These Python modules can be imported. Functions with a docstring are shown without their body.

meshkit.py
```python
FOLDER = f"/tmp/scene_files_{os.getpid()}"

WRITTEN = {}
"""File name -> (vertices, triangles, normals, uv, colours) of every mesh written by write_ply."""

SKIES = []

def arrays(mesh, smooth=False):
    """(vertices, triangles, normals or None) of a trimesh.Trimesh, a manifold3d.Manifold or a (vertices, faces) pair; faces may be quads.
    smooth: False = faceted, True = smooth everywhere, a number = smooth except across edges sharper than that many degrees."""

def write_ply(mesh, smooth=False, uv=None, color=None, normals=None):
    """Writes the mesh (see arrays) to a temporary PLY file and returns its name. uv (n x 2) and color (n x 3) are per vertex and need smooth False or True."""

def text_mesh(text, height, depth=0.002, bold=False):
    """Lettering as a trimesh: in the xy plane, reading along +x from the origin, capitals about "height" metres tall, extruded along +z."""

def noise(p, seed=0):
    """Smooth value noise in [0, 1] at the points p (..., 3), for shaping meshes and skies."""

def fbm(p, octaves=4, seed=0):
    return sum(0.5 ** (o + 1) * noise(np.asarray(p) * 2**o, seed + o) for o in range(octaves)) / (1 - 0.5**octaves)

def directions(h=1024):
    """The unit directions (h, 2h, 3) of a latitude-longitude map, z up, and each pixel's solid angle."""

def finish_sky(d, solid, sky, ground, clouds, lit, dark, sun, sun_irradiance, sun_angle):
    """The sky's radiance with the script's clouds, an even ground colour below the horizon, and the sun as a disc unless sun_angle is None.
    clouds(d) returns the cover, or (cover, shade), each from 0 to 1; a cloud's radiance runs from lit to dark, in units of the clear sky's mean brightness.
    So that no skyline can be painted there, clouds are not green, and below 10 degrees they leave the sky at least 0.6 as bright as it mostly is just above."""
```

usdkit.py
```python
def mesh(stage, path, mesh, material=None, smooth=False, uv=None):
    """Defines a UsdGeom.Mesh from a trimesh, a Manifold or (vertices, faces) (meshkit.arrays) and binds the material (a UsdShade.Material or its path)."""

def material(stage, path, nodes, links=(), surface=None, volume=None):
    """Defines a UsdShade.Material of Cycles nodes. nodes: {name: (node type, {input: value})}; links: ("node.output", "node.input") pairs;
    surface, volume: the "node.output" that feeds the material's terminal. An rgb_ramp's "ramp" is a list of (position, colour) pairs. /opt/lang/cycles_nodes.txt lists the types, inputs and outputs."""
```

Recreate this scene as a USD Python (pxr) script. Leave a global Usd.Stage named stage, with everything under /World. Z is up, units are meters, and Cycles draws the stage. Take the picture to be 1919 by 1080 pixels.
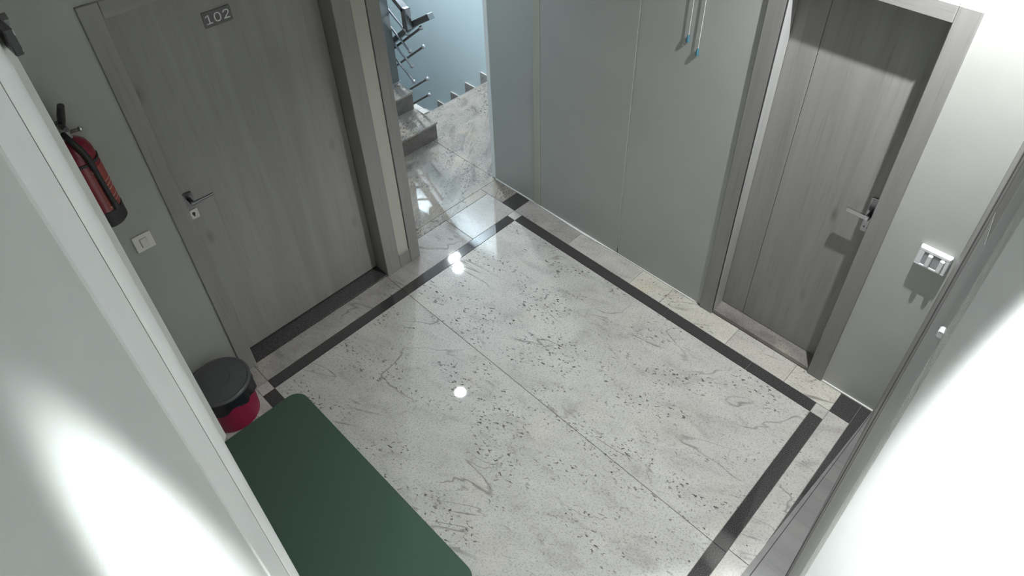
import math
import numpy as np, trimesh, usdkit, meshkit
from shapely.geometry import Polygon, Point, box as sbox
from pxr import Usd, UsdGeom, UsdLux, UsdShade, Gf, Sdf, Vt

# ------------------------------------------------------------------ stage, camera
stage = Usd.Stage.CreateInMemory()
UsdGeom.SetStageUpAxis(stage, "Z")
UsdGeom.SetStageMetersPerUnit(stage, 1.0)
UsdGeom.Xform.Define(stage, "/World")
PXW = 1919.0
EYE = np.array([2.4832, 2.5759, 3.2538])
YAW, PITCH, ROLL, FPX = -2.37824, -0.72380, -0.00796, 1321.96
SHIFT = (-44.4, -146.6)                      # picture centre seen from the optical axis, in pixels (right, up)
fw = np.array([math.cos(YAW) * math.cos(PITCH), math.sin(YAW) * math.cos(PITCH), math.sin(PITCH)])
rt = np.cross(fw, [0, 0, 1]); rt /= np.linalg.norm(rt)
up = np.cross(rt, fw)
c_, s_ = math.cos(ROLL), math.sin(ROLL)
rt, up = c_ * rt + s_ * up, -s_ * rt + c_ * up
cam = UsdGeom.Camera.Define(stage, "/World/camera")
cam.AddTransformOp().Set(Gf.Matrix4d(*[float(x) for x in (*rt, 0, *up, 0, *(-fw), 0, *EYE, 1)]))
cam.CreateHorizontalApertureAttr(36.0)
cam.CreateVerticalApertureAttr(36.0 * 1080 / PXW)
cam.CreateFocalLengthAttr(36.0 * FPX / PXW)
cam.CreateHorizontalApertureOffsetAttr(36.0 * SHIFT[0] / PXW)
cam.CreateVerticalApertureOffsetAttr(36.0 * SHIFT[1] / PXW)
cam.CreateClippingRangeAttr(Gf.Vec2f(0.02, 100))
cam.CreateExposureAttr(0.0)

# ------------------------------------------------------------------ the lamps' strengths (each lamp is built at the end, where it hangs)
KEY_POWER = 82.0         # wall spot above the right-hand door
STAIR_POWER = 29.0       # four cool downlights over the stair landing
FILL_POWER = 1.0        # added fill downlight out of view, no such lamp known
PIER_L_POWER, PIER_R_POWER = 600.0, 380.0  # added spots standing in for the camera's LED glow on the piers

# ------------------------------------------------------------------ helpers
used = {}
def fresh(parent, name):
    k = (parent, name); n = used.get(k, 0); used[k] = n + 1
    return f"{parent}/{name}" + (f"_{n:03d}" if n else "")
def keys(prim, label=None, category=None, group=None, kind=None):
    for k, v in (("label", label), ("category", category), ("group", group), ("kind", kind)):
        if v: prim.SetCustomDataByKey(k, v)
    return prim
def thing(name, label=None, category=None, loc=(0, 0, 0), group=None, kind=None):
    x = UsdGeom.Xform.Define(stage, fresh("/World", name))
    x.AddTranslateOp().Set(Gf.Vec3d(*map(float, loc)))
    p = keys(x.GetPrim(), label, category, group, kind)
    p.loc = None
    LOC[str(p.GetPath())] = np.array(loc, float)
    return p
LOC = {}
def obj(name, mesh, mat, parent=None, smooth=False, label=None, category=None, group=None, kind=None):
    """One Mesh prim; mesh is given in world coordinates and moved into its thing's frame."""
    pp = str(parent.GetPath()) if parent is not None else "/World"
    if isinstance(mesh, (list, tuple)): mesh = trimesh.util.concatenate(list(mesh))
    root = "/".join(pp.split("/")[:3])
    off = LOC.get(root)
    if off is not None and np.abs(off).max() > 0:
        mesh = mesh.copy(); mesh.apply_translation(-off)
    m = usdkit.mesh(stage, fresh(pp, name), mesh, M[mat], smooth=smooth)
    return keys(m.GetPrim(), label, category, group, kind)
def box(x0, x1, y0, y1, z0, z1, c=0.0):
    x0, x1 = min(x0, x1), max(x0, x1); y0, y1 = min(y0, y1), max(y0, y1); z0, z1 = min(z0, z1), max(z0, z1)
    if c <= 0:
        m = trimesh.creation.box((x1 - x0, y1 - y0, z1 - z0)); m.apply_translation(((x0 + x1) / 2, (y0 + y1) / 2, (z0 + z1) / 2)); return m
    c = min(c, (x1 - x0) / 2.01, (y1 - y0) / 2.01, (z1 - z0) / 2.01)
    P = []
    for sx in (0, 1):
        for sy in (0, 1):
            for sz in (0, 1):
                X, Y, Z = (x0, x1)[sx], (y0, y1)[sy], (z0, z1)[sz]
                dx, dy, dz = c * (1 - 2 * sx), c * (1 - 2 * sy), c * (1 - 2 * sz)
                P += [(X + dx, Y + dy, Z), (X + dx, Y, Z + dz), (X, Y + dy, Z + dz)]
    return trimesh.convex.convex_hull(np.array(P))
def tube(pts, r, n=12, cap=True):
    """Round bar along a polyline (mitred), radius r (scalar or per point)."""
    p = np.asarray(pts, float); k = len(p); r = np.broadcast_to(r, (k,))
    t = np.zeros_like(p); d = np.diff(p, axis=0); d /= np.linalg.norm(d, axis=1, keepdims=True)
    t[0], t[-1] = d[0], d[-1]
    if k > 2: t[1:-1] = d[1:] + d[:-1]
    t /= np.linalg.norm(t, axis=1, keepdims=True)
    a = np.cross(t[0], [0, 0, 1.0] if abs(t[0][2]) < .9 else [1.0, 0, 0]); a /= np.linalg.norm(a)
    V = []; ang = np.arange(n) * 2 * np.pi / n
    for i in range(k):
        a = a - t[i] * (a @ t[i]); a /= np.linalg.norm(a); b = np.cross(t[i], a)
        V.append(p[i] + r[i] * (np.cos(ang)[:, None] * a + np.sin(ang)[:, None] * b))
    V = np.vstack(V + [p[:1], p[-1:]]); F = []
    for i in range(k - 1):
        for j in range(n):
            q = [i * n + j, i * n + (j + 1) % n, (i + 1) * n + (j + 1) % n, (i + 1) * n + j]
            F += [[q[0], q[1], q[2]], [q[0], q[2], q[3]]]
    if cap:
        for j in range(n):
            F += [[k * n, (j + 1) % n, j], [k * n + 1, (k - 1) * n + j, (k - 1) * n + (j + 1) % n]]
    m = trimesh.Trimesh(V, F, process=False); m.fix_normals(); return m
def bar(a, b, w, h=None, c=0.003):
    """Square section bar from a to b (both in a plane x = const), w across x, h across the other way."""
    a, b = np.array(a, float), np.array(b, float); h = h or w; L = np.linalg.norm(b - a); d = (b - a) / L
    x = np.array([1.0, 0, 0]); y = np.cross(d, x); y /= np.linalg.norm(y); x = np.cross(y, d)
    m = box(-w / 2, w / 2, -h / 2, h / 2, 0, L, c); T = np.eye(4); T[:3, 0], T[:3, 1], T[:3, 2], T[:3, 3] = x, y, d, a
    m.apply_transform(T); m.fix_normals(); return m
def lathe(prof, cx, cy, n=40, axis=None):
    m = trimesh.creation.revolve(np.array(prof, float), sections=n); m.apply_translation((cx, cy, 0)); m.fix_normals(); return m
def prism(poly, z0, z1):
    """Plan polygon (shapely or list of x, y) from z0 to z1."""
    if not isinstance(poly, Polygon): poly = Polygon(poly)
    m = trimesh.creation.extrude_polygon(poly, z1 - z0, engine="earcut"); m.apply_translation((0, 0, z0)); return m
def rrect(x0, x1, y0, y1, r, n=8):
    return sbox(x0 + r, y0 + r, x1 - r, y1 - r).buffer(r, quad_segs=n)
def plate_y(poly, y0, y1):
    """Polygon in (x, z) given thickness from y0 to y1."""
    m = trimesh.creation.extrude_polygon(poly, abs(y1 - y0), engine="earcut")
    v = m.vertices.copy(); m.vertices = np.stack([v[:, 0], min(y0, y1) + v[:, 2], v[:, 1]], 1); m.fix_normals(); return m
def plate_x(poly, x0, x1):
    """Polygon in (y, z) given thickness from x0 to x1."""
    m = trimesh.creation.extrude_polygon(poly, abs(x1 - x0), engine="earcut")
    v = m.vertices.copy(); m.vertices = np.stack([min(x0, x1) + v[:, 2], v[:, 0], v[:, 1]], 1); m.fix_normals(); return m
def sphere(c, r, n=2):
    m = trimesh.creation.icosphere(n, r); m.apply_translation(c); return m

# ------------------------------------------------------------------ materials
M = {}
UsdGeom.Scope.Define(stage, "/World/Looks")
def plain(name, col, rough=0.5, metal=0.0, **kw):
    M[name] = usdkit.material(stage, f"/World/Looks/{name}", {"p": ("principled_bsdf", dict(base_color=col, roughness=rough, metallic=metal, **kw))}, [], surface="p.BSDF")
def painted(name, col, rough=0.55, amount=0.05, scale=3.0, bump=0.02):
    d = tuple(c * (1 - amount) for c in col); l = tuple(min(1, c * (1 + amount)) for c in col)
    M[name] = usdkit.material(stage, f"/World/Looks/{name}", {
        "g": ("geometry", {}), "n": ("noise_texture", dict(scale=scale, detail=4.0, roughness=.55)),
        "r": ("rgb_ramp", {"ramp": [(.3, d), (.7, l)]}),
        "n2": ("noise_texture", dict(scale=160.0, detail=2.0)), "b": ("bump", dict(strength=bump, distance=.01)),
        "p": ("principled_bsdf", dict(roughness=rough))},
        [("g.position", "n.vector"), ("n.fac", "r.fac"), ("r.color", "p.base_color"), ("g.position", "n2.vector"), ("n2.fac", "b.height"), ("b.normal", "p.normal")], surface="p.BSDF")
def wood(name, dark, light, rough=0.42, grain="z"):
    sc = dict(z=(9, 9, .55), x=(.55, 9, 9), y=(9, .55, 9))[grain]
    fine = dict(z=(95, 95, 2.6), x=(2.6, 95, 95), y=(95, 2.6, 95))[grain]
    kn = dict(z=(5, 5, 1.9), x=(1.9, 5, 5), y=(5, 1.9, 5))[grain]
    mid = tuple((a + b) / 2 for a, b in zip(dark, light))
    M[name] = usdkit.material(stage, f"/World/Looks/{name}", {
        "g": ("geometry", {}),
        "m1": ("mapping", dict(scale=sc)), "n1": ("noise_texture", dict(scale=1.0, detail=5.0, roughness=.6, distortion=.6)),
        "r1": ("rgb_ramp", {"ramp": [(.28, dark), (.5, mid), (.74, light)]}),
        "m2": ("mapping", dict(scale=fine)), "n2": ("noise_texture", dict(scale=1.0, detail=3.0, roughness=.6)),
        "r2": ("rgb_ramp", {"ramp": [(.28, (.62, .60, .58)), (.45, (1, 1, 1)), (.62, (1, 1, 1)), (.78, (1.0, 1.0, 1.0))]}),
        "x": ("mix_color", dict(blend_type="multiply", fac=.42)),
        "m3": ("mapping", dict(scale=kn)), "v": ("voronoi_texture", dict(scale=1.0, randomness=1.0)),
        "r3": ("rgb_ramp", {"ramp": [(.0, (.55, .53, .50)), (.055, (.80, .79, .77)), (.12, (1, 1, 1))]}),
        "x2": ("mix_color", dict(blend_type="multiply", fac=.9)),
        "b": ("bump", dict(strength=.08, distance=.004)),
        "p": ("principled_bsdf", dict(roughness=rough, specular_ior_level=.35))},
        [("g.position", "m1.vector"), ("m1.vector", "n1.vector"), ("n1.fac", "r1.fac"), ("g.position", "m2.vector"), ("m2.vector", "n2.vector"), ("n2.fac", "r2.fac"),
         ("r1.color", "x.a"), ("r2.color", "x.b"), ("g.position", "m3.vector"), ("m3.vector", "v.vector"), ("v.distance", "r3.fac"), ("x.result", "x2.a"), ("r3.color", "x2.b"),
         ("x2.result", "p.base_color"), ("n2.fac", "b.height"), ("b.normal", "p.normal")], surface="p.BSDF")
def granite(name, dark, light, speck=(.10, .095, .09), rot=-18.0, speck_at=.64, warm=(.60, .55, .42), warm_amt=.35, rough=.035, vein=.8, off=(0, 0, 0)):
    """Polished light granite: cloudy ground, clustered dark specks, long dark veins, faint warm patches."""
    a = math.radians(rot)
    M[name] = usdkit.material(stage, f"/World/Looks/{name}", {
        "g": ("geometry", {}), "o": ("mapping", dict(location=off, rotation=(0, 0, a))),
        "mc": ("mapping", dict(scale=(9, 4.2, 9))), "nc": ("noise_texture", dict(scale=1.0, detail=6.0, roughness=.62, distortion=.8)),
        "rc": ("rgb_ramp", {"ramp": [(.28, dark), (.46, tuple((p + 2 * q) / 3 for p, q in zip(dark, light))), (.66, light)]}),
        "nw": ("noise_texture", dict(scale=3.1, detail=3.0)), "rw": ("rgb_ramp", {"ramp": [(.56, (0, 0, 0)), (.70, (warm_amt,) * 3)]}),
        "xw": ("mix_color", dict(blend_type="mix", b=warm)),
        "ms": ("mapping", dict(scale=(78, 40, 78))), "ns": ("noise_texture", dict(scale=1.0, detail=2.5, roughness=.6, distortion=.5)),
        "rs": ("rgb_ramp", {"ramp": [(speck_at - .03, (0, 0, 0)), (speck_at + .03, (1, 1, 1))]}),
        "mk": ("mapping", dict(scale=(6.5, 3.2, 6.5), location=(3, 1, 0))), "nk": ("noise_texture", dict(scale=1.0, detail=3.0, distortion=1.0)),
        "rk": ("rgb_ramp", {"ramp": [(.48, (.10, .10, .10)), (.60, (1, 1, 1))]}),
        "sk": ("math", dict(math_type="multiply")), "xs": ("mix_color", dict(blend_type="mix", b=speck)),
        "mf": ("mapping", dict(scale=(150, 90, 150))), "nf": ("noise_texture", dict(scale=1.0, detail=2.0)),
        "rf": ("rgb_ramp", {"ramp": [(.30, (.62, .61, .60)), (.50, (1, 1, 1))]}), "xf": ("mix_color", dict(blend_type="multiply", fac=.75)),
        "mv": ("mapping", dict(scale=(3.6, 1.15, 3.6), location=(.7, .2, 0))), "nv": ("noise_texture", dict(scale=1.0, detail=3.0, roughness=.5, distortion=1.1)),
        "dv": ("math", dict(math_type="subtract", value2=.5)), "av": ("math", dict(math_type="absolute")),
        "rv": ("rgb_ramp", {"ramp": [(.0, (1, 1, 1)), (.004, (.7,) * 3), (.013, (0, 0, 0))]}),
        "nm": ("noise_texture", dict(scale=2.7, detail=2.0)), "rm": ("rgb_ramp", {"ramp": [(.50, (0, 0, 0)), (.62, (vein,) * 3)]}),
        "vm": ("math", dict(math_type="multiply")), "xv": ("mix_color", dict(blend_type="mix", b=tuple(s * 1.6 for s in speck))),
        "p": ("principled_bsdf", dict(roughness=rough, ior=1.5, specular_ior_level=.5))},
        [("g.position", "o.vector"), ("o.vector", "mc.vector"), ("mc.vector", "nc.vector"), ("nc.fac", "rc.fac"),
         ("o.vector", "nw.vector"), ("nw.fac", "rw.fac"), ("rw.color", "xw.fac"), ("rc.color", "xw.a"),
         ("o.vector", "ms.vector"), ("ms.vector", "ns.vector"), ("ns.fac", "rs.fac"), ("o.vector", "mk.vector"), ("mk.vector", "nk.vector"), ("nk.fac", "rk.fac"),
         ("rs.color", "sk.value1"), ("rk.color", "sk.value2"), ("o.vector", "mf.vector"), ("mf.vector", "nf.vector"), ("nf.fac", "rf.fac"),
         ("xw.result", "xf.a"), ("rf.color", "xf.b"), ("xf.result", "xv.a"),
         ("o.vector", "mv.vector"), ("mv.vector", "nv.vector"), ("nv.fac", "dv.value1"), ("dv.value", "av.value1"), ("av.value", "rv.fac"),
         ("o.vector", "nm.vector"), ("nm.fac", "rm.fac"), ("rv.color", "vm.value1"), ("rm.color", "vm.value2"), ("vm.value", "xv.fac"),
         ("xv.result", "xs.a"), ("sk.value", "xs.fac"), ("xs.result", "p.base_color")], surface="p.BSDF")
def glow(name, col, strength):
    M[name] = usdkit.material(stage, f"/World/Looks/{name}", {"e": ("emission", dict(color=col, strength=strength))}, [], surface="e.emission")

granite("granite_floor", (.36, .352, .338), (.50, .492, .47), warm_amt=.2, speck_at=.615, vein=.8)
granite("granite_floor_b", (.36, .352, .338), (.50, .492, .47), warm_amt=.2, speck_at=.615, vein=.8, off=(4.3, 1.7, 0))
granite("granite_border_dim", (.24, .225, .215), (.38, .36, .345), off=(6.1, 1.3, 0), speck_at=.65)  # browner border stone, also darkened for the lamp's falloff at the back
granite("granite_border", (.33, .315, .30), (.50, .48, .455), off=(8.1, 3.3, 0), speck_at=.67)
granite("granite_border_warm", (.40, .38, .33), (.56, .54, .49), off=(2.1, 6.6, 0), speck_at=.63, warm=(.52, .47, .31), warm_amt=.75)
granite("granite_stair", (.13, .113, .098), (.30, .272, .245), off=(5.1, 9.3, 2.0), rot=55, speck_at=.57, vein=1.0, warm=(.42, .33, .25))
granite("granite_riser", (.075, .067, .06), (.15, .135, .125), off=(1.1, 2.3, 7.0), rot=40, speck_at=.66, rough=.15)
granite("granite_threshold", (.15, .135, .13), (.25, .232, .225), off=(3.1, .3, 4.0), rot=0, speck_at=.66, rough=.2)
M["granite_black"] = usdkit.material(stage, "/World/Looks/granite_black", {
    "g": ("geometry", {}), "n": ("noise_texture", dict(scale=230.0, detail=2.0)), "r": ("rgb_ramp", {"ramp": [(.42, (.034, .031, .032)), (.60, (.066, .061, .061)), (.74, (.14, .13, .13))]}),
    "p": ("principled_bsdf", dict(roughness=.045))}, [("g.position", "n.vector"), ("n.fac", "r.fac"), ("r.color", "p.base_color")], surface="p.BSDF")
wood("oak", (.225, .22, .208), (.315, .31, .295))
wood("oak_frame", (.225, .218, .212), (.285, .278, .27))
wood("oak_lintel", (.225, .218, .212), (.285, .278, .27), grain="y")
wood("oak_lintel_x", (.225, .218, .212), (.285, .278, .27), grain="x")
wood("oak_sill", (.15, .148, .145), (.21, .207, .20), grain="y")
wood("oak_light", (.33, .33, .325), (.44, .44, .435))
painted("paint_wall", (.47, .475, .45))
painted("paint_wall_dim", (.33, .335, .305))  # wall paint darkened to hold the weak light on the left wall
painted("paint_panel", (.40, .405, .385), rough=.38, amount=.03)
painted("paint_beige", (.42, .41, .36), rough=.5, amount=.03)
painted("paint_white", (.82, .83, .82), rough=.42, amount=.03)
painted("paint_pier", (.50, .515, .50), rough=.5, amount=.03, scale=6)
painted("paint_stair", (.72, .85, .90), rough=.6, amount=.02)
painted("paint_ceiling", (.75, .75, .74), rough=.7, amount=.02)
painted("plaster", (.55, .55, .52), rough=.7, amount=.12, scale=25, bump=.3)
plain("grout_white", (.72, .72, .70), .6)
plain("grout_dark", (.16, .155, .15), .7)
plain("seam", (.62, .62, .60), .4)
plain("dark_gap", (.03, .03, .03), .7)
plain("steel", (.55, .55, .56), .22, 1.0)
plain("steel_dark", (.22, .22, .23), .3, 1.0)
plain("post_grey", (.12, .13, .13), .35, .2)
plain("steel_brushed", (.38, .38, .39), .38, 1.0)
plain("switch_white", (.78, .78, .80), .3)
plain("switch_cream", (.62, .61, .57), .35)
plain("switch_grey", (.34, .34, .36), .35)
plain("red_paint", (.20, .013, .028), .28)
plain("red_label", (.30, .055, .045), .4)
plain("label_print", (.50, .33, .28), .5)
plain("black_rubber", (.018, .018, .018), .5)
plain("black_plastic", (.03, .03, .031), .38)
plain("lid_grey", (.075, .075, .08), .30)
plain("bag_black", (.012, .012, .016), .25)
plain("bin_pink", (.27, .012, .055), .42)
M["mat_green"] = usdkit.material(stage, "/World/Looks/mat_green", {
    "g": ("geometry", {}), "n": ("noise_texture", dict(scale=420.0, detail=2.0)), "r": ("rgb_ramp", {"ramp": [(.35, (.030, .066, .046)), (.65, (.044, .092, .064))]}),
    "b": ("bump", dict(strength=.35, distance=.003)), "p": ("principled_bsdf", dict(roughness=.75, sheen_weight=.15))},
    [("g.position", "n.vector"), ("n.fac", "r.fac"), ("r.color", "p.base_color"), ("n.fac", "b.height"), ("b.normal", "p.normal")], surface="p.BSDF")
plain("cord_white", (.58, .57, .55), .7)
plain("tassel_blue", (.07, .19, .25), .45)
plain("plate_grey", (.13, .13, .13), .35)
plain("digit_white", (.62, .62, .62), .4)

# ------------------------------------------------------------------ measured layout (x runs left along the wall of door 102, y runs right along the panelled wall)
XB, YA = -0.2234, -0.2181            # faces of the panelled wall and of the wall with door 102
J, L, W2 = 0.9266, 2.1813, 0.0714    # slab width, field length, dark strip width
BA, BB, BC = 0.125, 0.1216, 0.1111
XD0 = 2 * J                          # dark strip on the mat's side
G = 0.0012                           # half a joint
ZC = 3.6                             # ceiling

# ------------------------------------------------------------------ floor
floor = thing("floor", kind="structure")
def slab(name, x0, x1, y0, y1, mat, z=0.0, label=None):
    return obj(name, box(x0 + G, x1 - G, y0 + G, y1 - G, z - .02, z, .0008), mat, floor, label=label)
obj("mortar_bed", box(-1.15, 2.9, -1.46, 3.05, -.16, -.0035), "grout_dark", floor)
for k, (x0, x1) in enumerate(((0, J), (J, XD0))):
    slab("floor_slab", x0, x1, 0, L, ("granite_floor", "granite_floor_b")[k])
XE = XD0 + W2
# dark strips
slab("dark_strip", -W2, 0, 0, 0.0, "granite_black") if False else None
slab("dark_strip", 0, J, -W2, 0, "granite_black"); slab("dark_strip", J, XD0, -W2, 0, "granite_black")           # along the door 102 wall
slab("dark_strip", -W2, 0, 0, 1.233, "granite_black"); slab("dark_strip", -W2, 0, 1.233, 1.795, "granite_black"); slab("dark_strip", -W2, 0, 1.795, L, "granite_black")
slab("dark_strip", 0, J, L, L + W2, "granite_black"); slab("dark_strip", J, XD0, L, L + W2, "granite_black")
slab("dark_strip", XD0, XE, 0, L, "granite_black")
# corner squares
for xx in ((-W2, 0), (XD0, XE)):
    for yy in ((-W2, 0), (L, L + W2)):
        slab("light_square", *xx, *yy, "granite_border")
slab("dark_square", XB - .004, -W2, -W2 - BA, -W2, "granite_black")
slab("dark_square", XB - .004, -W2, L + W2, L + W2 + BC, "granite_black")
# light borders
for y0, y1, m in ((-W2, 0.42, "granite_border_dim"), (.42, .93, "granite_border"), (.93, 1.16, "granite_border_warm"), (1.16, 1.62, "granite_border_warm"), (1.62, 1.99, "granite_border"), (1.99, L + W2, "granite_border_warm")):
    slab("border_slab", XB - .13 if 1.4 < y0 < 1.9 else XB - .004, -W2, y0, y1, m)
for x0, x1 in ((-W2, .322), (.322, J), (J, XD0), (XD0, 2.9)):
    slab("border_slab", x0, x1, -.342, -W2, "granite_border_dim")
for x0, x1 in ((-W2, J - .02), (J - .02, XD0), (XD0, 2.9)):
    slab("border_slab", x0, x1, L + W2, L + W2 + BC, "granite_border")
slab("border_slab", XE, 2.9, -W2, L + W2, "granite_border")
slab("dark_strip", XB - .02, 2.9, L + W2 + BC, 2.62, "granite_black")
slab("border_slab", 1.3, 2.9, 2.62, 3.05, "granite_border")
# stair landing floor
slab("landing_slab", XB - .004, -W2, -.4165, -W2 - BA, "granite_stair")
slab("landing_slab", -1.15, XB - .004, -1.45, -.4165, "granite_stair"); slab("landing_slab", XB - .004, 1.15, -1.12, -.4165, "granite_stair"); slab("landing_slab", -W2, .66, -.4165, -.342, "granite_stair")
slab("landing_slab", -.46, XB - .004, -1.85, -1.45, "granite_border", z=.012)

# ------------------------------------------------------------------ wall with door 102 (left) and its door
A1, A2, A3, A4, A5, A6 = .9182, .8178, .7354, .6606, 1.8364, 1.913
H2O, H2I = 2.150, 2.081
YL = YA - .1084                      # face of the leaf
wl = thing("wall_left", kind="structure")
obj("wall_face", box(A6, 2.42, YL - .08, YA, 0, ZC), "paint_wall_dim", wl)
obj("wall_face", box(A4, A6, YL - .08, YA, H2O, ZC), "paint_wall_dim", wl)
obj("wall_face", box(XB - .12, A4, YL - .08, YA, 2.36, ZC), "paint_wall_dim", wl)
obj("wall_face", box(A4, A2 + .02, YL - .08, YA - .012, 0, H2O), "paint_wall_dim", wl)
d1 = thing("door_1", kind="structure")
obj("leaf", box(A1 + .002, A5 + .03, YL - .04, YL, .018, H2I + .02, .001), "oak", d1)
obj("jamb", box(A2, A1, YL - .04, YA + .010, 0, H2O, .003), "oak_frame", d1)
obj("jamb", box(A5, A6, YL - .04, YA + .010, 0, H2O, .003), "oak_frame", d1)
obj("lintel", box(A1, A5, YL - .04, YA + .010, H2I, H2O, .003), "oak_lintel_x", d1)
obj("threshold", box(A1 + .001, A5 - .001, YL - .03, YA - .001, 0, .012, .002), "granite_black", d1)
obj("inlay_strip", box(A3 + .004, A2 - .0015, YA - .012, YA + .004, .116, H2O), "paint_beige", d1)
obj("inlay_groove", box(A3, A3 + .004, YA - .012, YA - .006, .116, H2O), "dark_gap", d1)
obj("edge_board", box(A4, A3, YA - .13, YA + .012, 0, H2O, .003), "oak_frame", d1)
obj("plinth_block", box(A3 + .0005, A2 - .0005, YA - .012, YA + .010, 0, .116, .003), "oak_frame", d1)
h = obj("handle", plate_y(rrect(1.771, 1.820, 1.087, 1.161, .005), YL, YL + .009), "steel_dark", d1)
obj("neck", tube([(1.792, YL + .008, 1.127), (1.792, YL + .052, 1.127)], .010, 16), "black_plastic", h, smooth=40)
obj("lever", tube([(1.800, YL + .050, 1.127), (1.783, YL + .053, 1.128), (1.694, YL + .053, 1.128)], [.011, .008, .0065], 14), "steel_dark", h, smooth=40)
k = obj("keyhole_plate", plate_y(rrect(1.775, 1.819, 1.009, 1.063, .004), YL, YL + .007), "steel", d1, label="chrome keyhole plate")
obj("keyhole", [box(1.7935, 1.8005, YL + .0068, YL + .0082, 1.024, 1.036), plate_y(Point(1.797, 1.041).buffer(.0075), YL + .0068, YL + .0082)], "black_plastic", k)
# number plate 102
n = obj("number_plate", plate_y(rrect(1.332, 1.458, 1.862, 1.930, .004), YL, YL + .005), "plate_grey", d1, label="grey plate with white room number 102")
tm = meshkit.text_mesh("102", .040, .0016)
tm.vertices -= [(tm.bounds[0][0] + tm.bounds[1][0]) / 2, 0, 0]
v = tm.vertices.copy(); tm.vertices = np.stack([1.396 - v[:, 0] * 1.12, YL + .005 + v[:, 2], 1.877 + v[:, 1]], 1); tm.fix_normals()
obj("digits", tm, "digit_white", n)

# ------------------------------------------------------------------ panelled wall (right) and its door
D2R, D2RI, D2LI, D2LO, E1, E2, S1 = 2.1341, 2.0516, 1.4385, 1.3545, -.0266, -.4165, .7122
XL = XB - .0925
wr = thing("wall_right", kind="structure")
obj("core", box(XL - .10, XB - .014, E2 + .002, D2LI - .03, 0, ZC), "paint_wall", wr)
obj("core", box(XL - .10, XL - .045, D2LI - .03, D2RI + .03, 0, ZC), "paint_wall", wr)
obj("wall_face", box(XL - .10, XB, D2RI + .03, 2.58, 0, ZC), "paint_wall", wr)
obj("wall_face", box(XL - .045, XB, D2LI - .03, D2RI + .03, H2O, ZC), "paint_wall", wr)
obj("panel", box(XB - .014, XB - .003, E2, E1 - .003, .006, ZC, .001), "paint_panel", wr)
obj("panel", box(XB - .014, XB, E1 + .057 + .001, S1 - .0045, .006, ZC, .0015), "paint_panel", wr)
obj("panel", box(XB - .014, XB, S1 + .0045, D2LI - .03, .006, ZC, .0015), "paint_panel", wr)
obj("cover_strip", box(XB - .014, XB + .002, E1, E1 + .056, .006, ZC, .0012), "paint_beige", wr)
obj("seam_strip", box(XB - .014, XB - .003, S1 - .0035, S1 + .0045, .05, ZC), "seam", wr)
obj("seam_gap", box(XB - .014, XB - .012, E1 - .003, E1, .006, ZC), "dark_gap", wr)
obj("return_wall", box(-1.15, XL - .10, E2 + .002, E2 + .10, 0, ZC), "paint_stair", wr)
obj("end_trim", box(XB - .16, XB - .004, E2 - .040, E2 - .001, 0, ZC, .003), "paint_white", wr)
tr = thing("baseboard_right", kind="structure")
obj("bead", prism([(XB - .002, E2), (XB + .004, E2), (XB + .004, E1), (XB + .007, .12), (XB + .014, .30), (XB + .016, .45), (XB + .006, .66), (XB + .003, .72), (XB + .005, 1.05), (XB + .006, 1.30), (XB - .002, 1.33)], 0, .009), "grout_white", tr)
obj("bead", box(XB, XB + .009, D2R + .004, 2.43, 0, .012, .002), "grout_white", tr)
d2 = thing("door_2", kind="structure")
GP = 1.580
obj("leaf", box(XL - .04, XL, D2LI - .02, GP - .0012, .035, H2I + .02, .001), "oak", d2)
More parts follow.
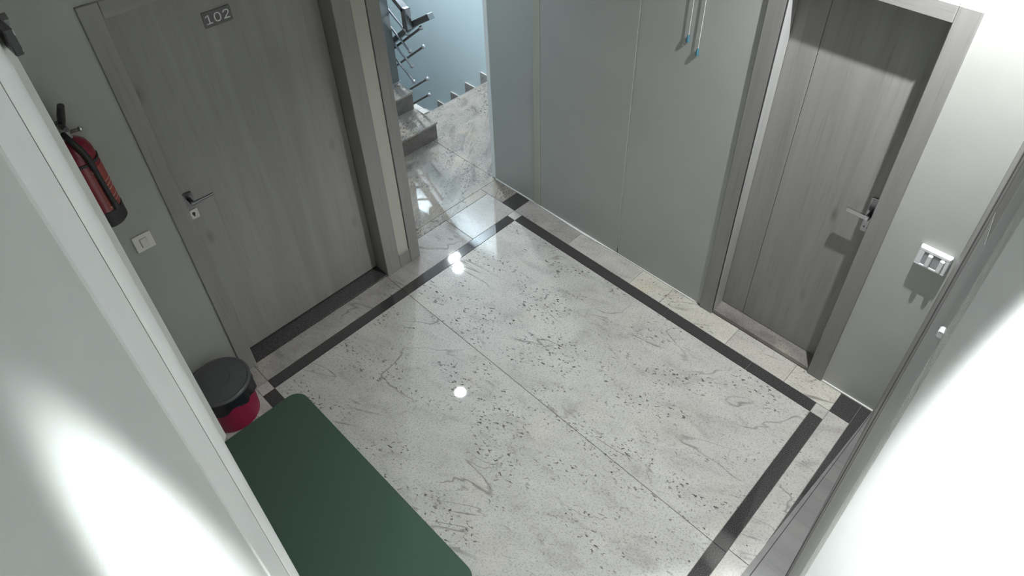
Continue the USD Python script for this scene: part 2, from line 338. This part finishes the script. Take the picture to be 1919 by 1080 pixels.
obj("leaf", box(XL - .04, XL, GP + .0012, D2RI + .02, .035, H2I + .02, .001), "oak", d2)
obj("leaf_groove", box(XL - .04, XL - .004, GP - .0012, GP + .0012, .035, H2I), "dark_gap", d2)
obj("jamb", box(XL - .04, XB + .012, D2LO, D2LI, 0, H2O, .003), "oak_frame", d2)
obj("jamb", box(XL - .04, XB + .012, D2RI, D2R, 0, H2O, .003), "oak_frame", d2)
obj("lintel", box(XL - .04, XB + .012, D2LI, D2RI, H2I, H2O, .003), "oak_lintel", d2)
obj("threshold", box(XL - .035, XB + .001, D2LI + .001, D2RI - .001, .004, .032, .002), "granite_threshold", d2)
obj("threshold_gap", box(XL - .035, XB - .006, D2LI + .001, D2RI - .001, 0, .006), "dark_gap", d2)
obj("lit_reveal_lining", box(XL + .004, XB + .004, D2LI + .0005, D2LI + .004, .034, H2I, .0008), "oak_light", d2)  # paler wood puts the lamplight on this jamb reveal into its colour
obj("reveal_gap", [box(XL - .002, XL + .004, D2LI + .0005, D2LI + .003, .034, H2I), box(XB + .004, XB + .0122, D2LI - .0005, D2LI + .0015, .034, H2I)], "dark_gap", d2)
bp = obj("handle_plate", plate_x(rrect(2.006, 2.047, .985, 1.183, .008), XL, XL + .008), "steel_brushed", d2)
obj("plate_inset", plate_x(rrect(2.011, 2.042, 1.108, 1.176, .006), XL + .008, XL + .0092), "steel_dark", bp)
obj("neck", tube([(XL + .007, 2.028, 1.096), (XL + .052, 2.028, 1.096)], .011, 16), "black_plastic", bp, smooth=40)
obj("lever", [box(XL + .043, XL + .057, 2.012, 2.036, 1.083, 1.109, .003), bar((XL + .05, 2.020, 1.096), (XL + .05, 1.928, 1.096), .015, .022, .003)], "steel", bp, label="bright chrome lever")
for q in (2.019, 2.034):
    obj("screw", tube([(XL + .0075, q, 1.012), (XL + .0095, q, 1.012)], .0035, 10), "black_plastic", bp)

# ------------------------------------------------------------------ right end: narrow timber door lining seen edge on, then the pier beside the camera
def frame_at_early(p):
    m = box(-.012, .012, -.010, .004, -.009, .009, .003); m.apply_translation(p); return m
d3 = thing("door_3", kind="structure")
V1, V2, V3, V4, V5 = (XB, 2.424), (.90, 2.4978), (1.352, 2.5632), (2.00, 2.82), (2.32, 2.97)
def slabwall(a, b, t, z0, z1, tt=None):
    """Upright board between plan points a and b, its face on their line, thickness t away from the room."""
    a, b = np.array(a), np.array(b); d = (b - a) / np.linalg.norm(b - a); nn = np.array([-d[1], d[0]]) * t
    return prism([tuple(a), tuple(b), tuple(b + nn), tuple(a + nn)], z0, z1)
def on(a, b, t): return tuple(np.array(a) * (1 - t) + np.array(b) * t)
obj("leaf", slabwall(V1, on(V1, V2, .92), .04, .01, ZC), "oak_frame", d3)
obj("leaf_gap", slabwall(on(V1, V2, .92), on(V1, V2, .95), .03, .01, ZC), "dark_gap", d3)
obj("stop_bead", slabwall(on(V1, V2, .95), on(V1, V2, .985), .05, 0, ZC), "oak_frame", d3)
obj("jamb_gap", slabwall(on(V1, V2, .985), V2, .03, 0, ZC), "dark_gap", d3)
vm, vn = on(V2, V3, .46), on(V2, V3, .80)
va, vb2, vc = on(V2, V3, .055), on(V2, V3, .15), on(V2, V3, .19)
obj("jamb_gap", slabwall(V2, va, .05, 0, ZC), "dark_gap", d3)
obj("lining_board", slabwall(va, vb2, .06, 0, ZC), "oak_frame", d3)
obj("jamb_gap", slabwall(vb2, vc, .05, 0, ZC), "grout_dark", d3)
obj("lining_board", slabwall(vc, vm, .06, 0, 2.24), "oak_light", d3)
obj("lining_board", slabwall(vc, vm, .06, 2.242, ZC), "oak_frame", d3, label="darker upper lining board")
obj("architrave", slabwall(vm, vn, .065, 0, ZC), "oak_light", d3)
obj("plaster_edge", slabwall(vn, V3, .06, 0, ZC), "plaster", d3)
obj("cable_clip", frame_at_early((1.242, 2.548, 2.095)), "switch_white", d3, label="small white clip on the lining")
obj("sill", prism([(XB, 2.420), (.75, 2.366), (1.34, 2.330), (1.40, 2.56), (.9, 2.56), (XB, 2.50)], 0, .016), "oak_sill", d3)
obj("sill_seam", prism([(XB, 2.4225), (.75, 2.388), (1.34, 2.366), (1.34, 2.3705), (.75, 2.3915), (XB, 2.4250)], .015, .0165), "dark_gap", d3)
wnr = thing("wall_near_right", kind="structure")
obj("pier_face", slabwall(V3, V5, .12, 0, ZC), "paint_white", wnr)
# ------------------------------------------------------------------ left end: pier with a moulded white casing beside the camera
Pd, Pm, Pf, Pw, Pe, Pz = (2.3634, 1.60), (2.3733, 1.612), (2.4002, 1.68), (2.4425, 1.80), (2.630, 2.22), (2.86, 2.74)
wnl = thing("wall_near_left", kind="structure")
obj("pier_face", [slabwall(Pw, Pe, -.12, 0, ZC)], "paint_pier", wnl)
obj("pier_face", [slabwall(Pe, Pz, -.12, 0, ZC)], "paint_pier", wnl)
obj("pier_back", prism([(2.42, 1.62), (2.62, 1.62), (2.62, 1.9), (2.50, 1.9)], 0, ZC), "paint_pier", wnl)
obj("far_face", box(2.40, 2.50, YA, 1.63, 0, ZC), "paint_wall_dim", wnl)
tl = thing("trim_1", kind="structure")
# rounded bead from Pm to Pf, a flat board from Pf to Pw
def roundbead(a, b, bulge, n=8):
    a, b = np.array(a), np.array(b); d = (b - a) / np.linalg.norm(b - a); nn = np.array([-d[1], d[0]])
    return [tuple(a + (b - a) * t + nn * bulge * math.sin(math.pi * t)) for t in np.linspace(0, 1, n)]
obj("bead_moulding", prism(roundbead(Pm, (Pf[0] - .0008, Pf[1] - .002), .006) + [(2.46, 1.70), (2.43, 1.612)], 0, ZC), "paint_white", tl, smooth=35)
bd = np.array(Pw) - np.array(Pf); bd /= np.linalg.norm(bd); bn = np.array([-bd[1], bd[0]])
obj("casing_board", prism([Pf, tuple(np.array(Pw) + bn * .004), Pw, (2.50, 1.79), (2.46, 1.69)], 0, ZC), "paint_white", tl)
sm = np.array(Pf)
obj("shadow_seam", prism([tuple(sm - bd * .0012), tuple(sm + bd * .0006), tuple(sm + bd * .0006 + bn * .0005), tuple(sm - bd * .0012 + bn * .0005)], 0, ZC), "grout_dark", tl)
obj("stop_strip", prism([Pd, Pm, (2.43, 1.612), (2.43, 1.60)], 1.985, ZC), "paint_wall", tl)
# back of the camera's corner, ceiling
wb = thing("wall_near", kind="structure")
obj("wall_face", slabwall(V5, Pz, .12, 0, ZC), "paint_white", wb)
ce = thing("ceiling", kind="structure")
obj("ceiling_board", box(XB - .3, 3.0, YA - .3, 3.2, ZC, ZC + .06), "paint_ceiling", ce)
obj("landing_ceiling", box(-1.25, 1.25, -4.2, YL - .08, 2.36, 2.42), "paint_ceiling", ce)
obj("landing_ceiling", box(XB - .12, A4, YL - .08, YA - .001, 2.36, 2.42), "paint_ceiling", ce) if False else None
ws = thing("wall_stair", kind="structure")
obj("wall_face", box(-1.27, -1.15, -4.2, E2 + .10, -2.2, 2.42), "paint_stair", ws)
obj("wall_face", box(-1.27, 1.27, -4.32, -4.2, -2.2, 2.42), "paint_stair", ws)
obj("wall_face", box(1.15, 1.27, -4.2, YL - .08, -2.2, 2.42), "paint_stair", ws)

# ------------------------------------------------------------------ stairs: one flight up on the left, one down on the right
st = thing("staircase", "granite stair flight climbing away behind the wall of door 102", "staircase", (.43, -1.12, 0))
RISE, RUN, XS = .162, .262, -.275
for i in range(9):
    y0 = -1.12 - RUN * i; z = RISE * (i + 1)
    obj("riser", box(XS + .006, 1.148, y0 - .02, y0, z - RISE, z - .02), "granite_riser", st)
    obj("tread", box(XS, 1.148, y0 - RUN - .02, y0 + .016, z - .022, z, .004), "granite_stair", st)
    obj("side_panel", box(XS + .006, XS + .03, y0 - RUN, y0 - .02, max(0, z - .45), z - .022), "granite_riser", st)
sd = thing("staircase", "granite stair flight going down beside the pale blue wall", "staircase", (-.77, -1.45, 0))
for i in range(1, 9):
    y1 = -1.45 - .222 * (i - 1); z = -.195 * i
    obj("tread", box(-1.149, -.46, y1 - .24, y1, z - .022, z, .004), "granite_stair", sd)
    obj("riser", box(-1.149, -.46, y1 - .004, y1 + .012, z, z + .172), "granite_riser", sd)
sk = thing("baseboard_stair", kind="structure")
for i in range(7):
    y = -1.555 - .222 * i; z = .046 - .195 * i
    obj("skirting_tile", box(-1.1495, -1.135, y, y + .221, z - .235, z, .001), "granite_border", sk)
obj("skirting_tile", box(-1.1495, -1.135, -1.33, E2, .0, .046, .001), "granite_stair", sk)
# railing
def ballbar(parent, a, b, r=.0095):
    e = obj("bar", tube([a, b], r, 12), "steel_dark", parent, smooth=40)
    obj("bar_end", sphere(b, r * 1.75, 2), "steel_brushed", e, smooth=True)
XU, XN = -.245, -.325
ru = thing("stair_railing", "steel railing with square post on the second step of the rising stair", "railing", (XU, -1.60, .324))
obj("post", box(XU - .045, XU + .035, -1.635, -1.555, .324, 1.62, .004), "post_grey", ru)
obj("post_foot", box(XU - .055, XU + .045, -1.645, -1.545, .324, .334, .002), "steel_brushed", ru)
sl = .62
for z in (.80, .655, .53, .395):
    a = (XU - .055, -1.375, z); b = (XU - .055, -2.7, z + sl * 1.325)
    ballbar(ru, b, a)
obj("handrail", [bar((XU - .03, -1.33, 1.005), (XU - .03, -2.7, 1.005 + sl * 1.37), .05, .04), box(XU - .055, XU - .005, -1.355, -1.30, .865, 1.03, .004)], "steel_dark", ru)
obj("post", box(XU - .045, XU + .035, -2.70, -2.62, .98, 2.1, .004), "steel_brushed", ru)
rd = thing("stair_railing", "steel railing sloping down beside the descending stair", "railing", (XN, -2.3, -.6))
for z in (.885, .735, .465, .325):
    b = (XN, -1.235, z); a = (XN, -2.6, z - .80 * 1.365)
    ballbar(rd, a, b)
obj("handrail", [bar((XN, -1.105, 1.02), (XN, -1.325, .885), .05, .045), bar((XN, -1.30, .895), (XN, -2.6, .895 - .80 * 1.30), .045, .04)], "steel_dark", rd)
obj("post", box(XN - .03, XN + .03, -2.63, -2.57, -1.17, -.1, .004), "steel_brushed", rd)

# ------------------------------------------------------------------ fire extinguisher on the left wall
EX, EY, ER = 2.137, YA + .080, .064
fe = thing("fire_extinguisher", "red fire extinguisher with black hose hanging on the wall above the light switch", "fire extinguisher", (EX, EY, 1.342))
obj("cylinder", lathe([(0, 1.36), (ER, 1.36), (ER, 1.665), (ER * .97, 1.69), (ER * .82, 1.716), (ER * .55, 1.733), (.022, 1.741), (.020, 1.752), (0, 1.752)], EX, EY, 40), "red_paint", fe, smooth=35)
obj("base_cap", lathe([(0, 1.342), (ER * .90, 1.342), (ER * 1.03, 1.353), (ER * 1.04, 1.418), (ER * 1.0, 1.42), (0, 1.42)], EX, EY, 40), "black_rubber", fe, smooth=35)
ang = np.radians(np.linspace(70, 185, 20))
def band(r, a, z0, z1, t=.0012):
    P = [(EX + (r + t) * math.cos(q), EY + (r + t) * math.sin(q)) for q in a] + [(EX + (r - .0006) * math.cos(q), EY + (r - .0006) * math.sin(q)) for q in a[::-1]]
    return prism(P, z0, z1)
lb = obj("paper_label", band(ER, np.radians(np.linspace(95, 190, 22)), 1.425, 1.62), "red_label", fe, label="printed label with pale rules")
for z0, z1, a0, a1 in ((1.602, 1.612, 100, 118), (1.545, 1.549, 120, 180), (1.525, 1.529, 120, 178), (1.505, 1.509, 120, 182), (1.470, 1.474, 120, 175), (1.450, 1.454, 120, 180), (1.432, 1.440, 100, 122)):
    obj("print_line", band(ER + .0012, np.radians(np.linspace(a0, a1, 10)), z0, z1, .0006), "label_print", lb)
obj("valve", [lathe([(0, 1.745), (.022, 1.745), (.024, 1.775), (.016, 1.785), (.014, 1.80), (0, 1.80)], EX, EY, 20)], "steel_brushed", fe, smooth=35)
hd = obj("carry_handle", [tube([(EX, EY + .0, 1.79), (EX - .0, EY + .03, 1.812), (EX, EY + .085, 1.822)], [.010, .011, .009], 10)], "black_plastic", fe, smooth=40)
obj("squeeze_lever", tube([(EX - .010, EY - .01, 1.80), (EX - .018, EY + .012, 1.845), (EX - .028, EY + .030, 1.885)], [.013, .014, .012], 12), "black_plastic", fe, smooth=40)
obj("gauge", [tube([(EX - .014, EY + .01, 1.768), (EX - .048, EY + .022, 1.772)], .007, 12), sphere((EX - .05, EY + .023, 1.772), .010, 2)], "steel", fe, smooth=40)
obj("safety_ring", [trimesh.creation.torus(.012, .002, 20, 8, transform=trimesh.transformations.translation_matrix((EX + .030, EY + .045, 1.775)))], "steel", fe, smooth=True)
def around(deg, rr, z): return (EX + rr * math.cos(math.radians(deg)), EY + rr * math.sin(math.radians(deg)), z)
obj("hose", tube([around(70, .02, 1.775), around(85, .045, 1.765), around(98, ER + .008, 1.725), around(105, ER + .012, 1.68), around(108, ER + .012, 1.60), around(110, ER + .012, 1.50), around(112, ER + .012, 1.46)], [.010, .011, .012, .012, .010, .010, .009], 12), "black_rubber", fe, smooth=40)
obj("nozzle", tube([around(112, ER + .012, 1.465), around(113, ER + .012, 1.43)], [.010, .013], 12), "black_plastic", fe, smooth=40)
obj("hose_strap", [band(ER, np.radians(np.linspace(60, 200, 26)), 1.640, 1.652, .003)], "black_rubber", fe)
obj("wall_hook", [box(EX - .02, EX + .02, YA, YA + .012, 1.62, 1.78, .002), tube([(EX, YA + .01, 1.77), (EX, EY - .018, 1.765)], .005, 10)], "steel_dark", fe)

# ------------------------------------------------------------------ switches
s1 = thing("light_switch", "cream single light switch on the wall beside door 102", "light switch", (2.058, YA, 1.10))
obj("faceplate", box(2.018, 2.099, YA, YA + .009, 1.064, 1.152, .003), "switch_cream", s1)
obj("rocker_frame", box(2.043, 2.073, YA + .008, YA + .0105, 1.084, 1.133, .001), "switch_grey", s1)
obj("rocker", box(2.0445, 2.0715, YA + .009, YA + .0135, 1.0855, 1.1315, .002), "switch_cream", s1)
s2 = thing("light_switch", "white double switch box standing proud of the wall right of the plank door", "light switch", (XB, 2.345, 1.09))
obj("back_box", box(XB, XB + .022, 2.280, 2.410, 1.038, 1.140, .003), "switch_white", s2)
obj("faceplate", [box(XB + .021, XB + .028, 2.283, 2.407, 1.122, 1.137, .002), box(XB + .021, XB + .028, 2.283, 2.407, 1.041, 1.052, .002), box(XB + .021, XB + .028, 2.283, 2.305, 1.052, 1.122, .002), box(XB + .021, XB + .028, 2.392, 2.407, 1.052, 1.122, .002)], "switch_white", s2)
for y0, y1 in ((2.306, 2.322), (2.343, 2.371)):
    obj("socket_insert", box(XB + .021, XB + .025, y0, y1, 1.054, 1.120, .001), "switch_grey", s2)
for y0, y1 in ((2.323, 2.342), (2.372, 2.391)):
    obj("rocker", box(XB + .021, XB + .040, y0, y1, 1.054, 1.120, .004), "switch_white", s2)

# ------------------------------------------------------------------ bin and mat
BX, BY = 2.074, -.022
bn_ = thing("waste_bin", "pink waste bin with dark lid in the corner left of door 102", "waste bin", (BX, BY, 0))
obj("body", lathe([(0, .0), (.124, .0), (.128, .006), (.137, .245), (.139, .25), (.134, .25), (.122, .01), (0, .012)], BX, BY, 48), "bin_pink", bn_, smooth=35)
def bagprof():
    V = []; n = 72; rows = [(.1395, .258), (.1425, .253), (.1445, .225), (.1445, .203), (.147, .182)]
    for i, (r, z) in enumerate(rows):
        for k in range(n):
            a = 2 * math.pi * k / n
            w = (.0022 * math.sin(9 * a + i) + .0014 * math.sin(17 * a)) * (i / 2)
            V.append((BX + (r + w) * math.cos(a), BY + (r + w) * math.sin(a), z - (i == len(rows) - 1) * .014 * (math.sin(3 * a) + .6 * math.sin(7 * a + 1))))
    F = []
    for i in range(len(rows) - 1):
        for k in range(n):
            q = [i * n + k, i * n + (k + 1) % n, (i + 1) * n + (k + 1) % n, (i + 1) * n + k]; F += [q]
    return trimesh.Trimesh(*[np.array(V), np.vstack([np.array(F)[:, [0, 2, 1]], np.array(F)[:, [0, 3, 2]]])], process=False)
obj("bin_bag", bagprof(), "bag_black", bn_, smooth=True, label="black bin bag folded over the rim")
lid = obj("lid", lathe([(0, .260), (.139, .260), (.1465, .263), (.149, .270), (.146, .278), (.140, .282), (.132, .280), (.126, .282), (.092, .293), (.057, .298), (.053, .296), (.049, .298), (0, .301)], BX, BY, 56), "lid_grey", bn_, smooth=30)
mat_poly = rrect(1.764, 2.30, .105, 1.53, .075, 10)
mt = obj("door_mat", [prism(mat_poly, 0, .006), prism(mat_poly.buffer(-.0015), .006, .0075)], "mat_green", label="plain dark green floor mat with rounded corners on the granite", category="mat")

# ------------------------------------------------------------------ pull cords
def cord(y, z, label):
    t = thing("pull_cord", label, "cord", (XB + .0098, y, z), group=None)
    obj("cord", tube([(XB + .0098, y, 2.62), (XB + .0098, y + .002, (z + 2.62) / 2), (XB + .0098, y, z + .02)], .0022, 8), "cord_white", t, smooth=40)
    obj("tassel", lathe([(0, z - .012), (.0075, z - .012), (.0085, z - .004), (.0055, z + .018), (.003, z + .026), (0, z + .026)], XB + .0098, y, 16), "tassel_blue", t, smooth=35)
cord(1.003, 1.640, "shorter white cord with blue tassel hanging on the grey panelled wall")
cord(1.064, 1.592, "longer white cord with blue tassel, the one nearer the plank door")
cb = thing("cord_bracket", "small white bracket that carries the two pull cords, above the picture", "bracket", (XB, 1.033, 2.63))
obj("bracket", box(XB, XB + .022, .985, 1.085, 2.615, 2.66, .003), "switch_white", cb)

# ------------------------------------------------------------------ small black device at the upper left, fixed to the pier casing
dv = thing("wall_device", "small black and silver box fixed to the white casing at upper left", "device", (2.365, 1.64, 2.866))
def frame_at(p, d, m):
    """Moves a mesh built with its back on the x = 0 plane (out along -x, y along the wall) to p on a wall running along plan direction d."""
    d = np.array([*d, 0.0]); d /= np.linalg.norm(d); nn = np.array([-d[1], d[0], 0]); T = np.eye(4)
    T[:3, 0], T[:3, 1], T[:3, 2], T[:3, 3] = -nn, d, (0, 0, 1), p
    m = m.copy(); m.apply_transform(T); m.fix_normals(); return m
pd_ = (2.393, 1.68, 2.865)
obj("case", box(2.3595, 2.369, 1.590, 1.640, 2.850, 2.884, .0015), "black_plastic", dv)
obj("silver_band", box(2.359, 2.363, 1.5895, 1.639, 2.874, 2.881), "steel", dv)
obj("silver_band", box(2.359, 2.363, 1.5895, 1.639, 2.853, 2.857), "steel", dv)
obj("bracket_wedge", trimesh.convex.convex_hull(np.array([(2.3515, 1.592, 2.884), (2.362, 1.592, 2.884), (2.3525, 1.604, 2.880), (2.362, 1.604, 2.880), (2.357, 1.594, 2.854), (2.362, 1.603, 2.854)])), "plate_grey", dv)

# ------------------------------------------------------------------ lamps
def downlight(x, y, z, r, power, col, label, group=None, cone=None, soft=.5, aim=None):
    t = thing("ceiling_light", label, "ceiling light", (x, y, z), group=group)
    obj("trim_ring", trimesh.creation.annulus(r * 1.02, r * 1.35, .012, sections=32, transform=trimesh.transformations.translation_matrix((x, y, z - .006))), "switch_white", t, smooth=35)
    lt = (UsdLux.SphereLight if cone else UsdLux.DiskLight).Define(stage, str(t.GetPath()) + "/lamp")
    rr = r * (.4 if cone else 1)
    lt.CreateRadiusAttr(rr); lt.CreateIntensityAttr(power / (math.pi * rr * rr) / math.pi); lt.CreateColorAttr(Gf.Vec3f(*col))
    lt.CreateNormalizeAttr(False)
    lt.AddTranslateOp().Set(Gf.Vec3d(0, 0, -.03 if cone else -.007))
    if aim:
        lt.AddRotateXYZOp().Set(Gf.Vec3f(*aim))
    if cone:
        s = UsdLux.ShapingAPI.Apply(lt.GetPrim()); s.CreateShapingConeAngleAttr(cone); s.CreateShapingConeSoftnessAttr(soft)
    return t
COOL = (.90, .98, 1.03)
WHITE = (.97, 1.0, 1.0)
for (x, y), lb_ in (((.239, -.557), "cool round downlight over the opening to the stairs"), ((-.814, -1.763), "cool round downlight over the stairs, front one of the close pair"), ((-.89, -1.91), "cool round downlight over the stairs, rear one of the close pair"), ((-1.075, -2.825), "cool round downlight furthest back over the stairs")):
    downlight(x, y, 2.355, .046, STAIR_POWER * (.14 if y > -1 else 1), COOL, lb_)
# key: small wall spot above door 2
kx, ky, kz = .134, 2.277, 3.14
kl = thing("wall_light", "small white wall spot above the plank door, out of the picture", "wall light", (XB, ky, kz))
obj("back_plate", box(XB, XB + .012, ky - .04, ky + .04, kz - .01, kz + .07, .003), "switch_white", kl)
obj("arm", tube([(XB + .01, ky, kz + .045), (kx, ky, kz + .045)], .008, 10), "steel", kl, smooth=40)
obj("shade", lathe([(.0, kz + .05), (.02, kz + .05), (.034, kz + .03), (.0365, kz - .024), (.0352, kz - .024), (.0335, kz + .024), (.018, kz + .045), (0, kz + .046)], kx, ky, 24), "switch_white", kl, smooth=35)  # unseen shade, rim drawn down to dim the light on the left wall
kd = UsdLux.DiskLight.Define(stage, str(kl.GetPath()) + "/lamp")
kd.CreateRadiusAttr(.016); kd.CreateIntensityAttr(KEY_POWER / (math.pi * .016 ** 2) / math.pi); kd.CreateColorAttr(Gf.Vec3f(*WHITE)); kd.CreateNormalizeAttr(False)
kd.AddTranslateOp().Set(Gf.Vec3d(kx - XB, 0, .004))
downlight(1.62, 2.22, ZC, .07, FILL_POWER, WHITE, "added fill downlight between the two near piers, out of the picture", cone=46, soft=1.0)
downlight(2.404, 2.078, ZC, .05, PIER_L_POWER, (.95, 1, 1), "added spot throwing the glow on the left pier, out of the picture", cone=9.8, soft=.6, aim=(0, 0, 0))  # this and the next spot are added for the glow on the piers
downlight(1.777, 2.525, ZC, .05, PIER_R_POWER, (.95, 1, 1), "added spot throwing the glow on the right pier, out of the picture", cone=14, soft=.6, aim=(3.7, 1.5, 0))
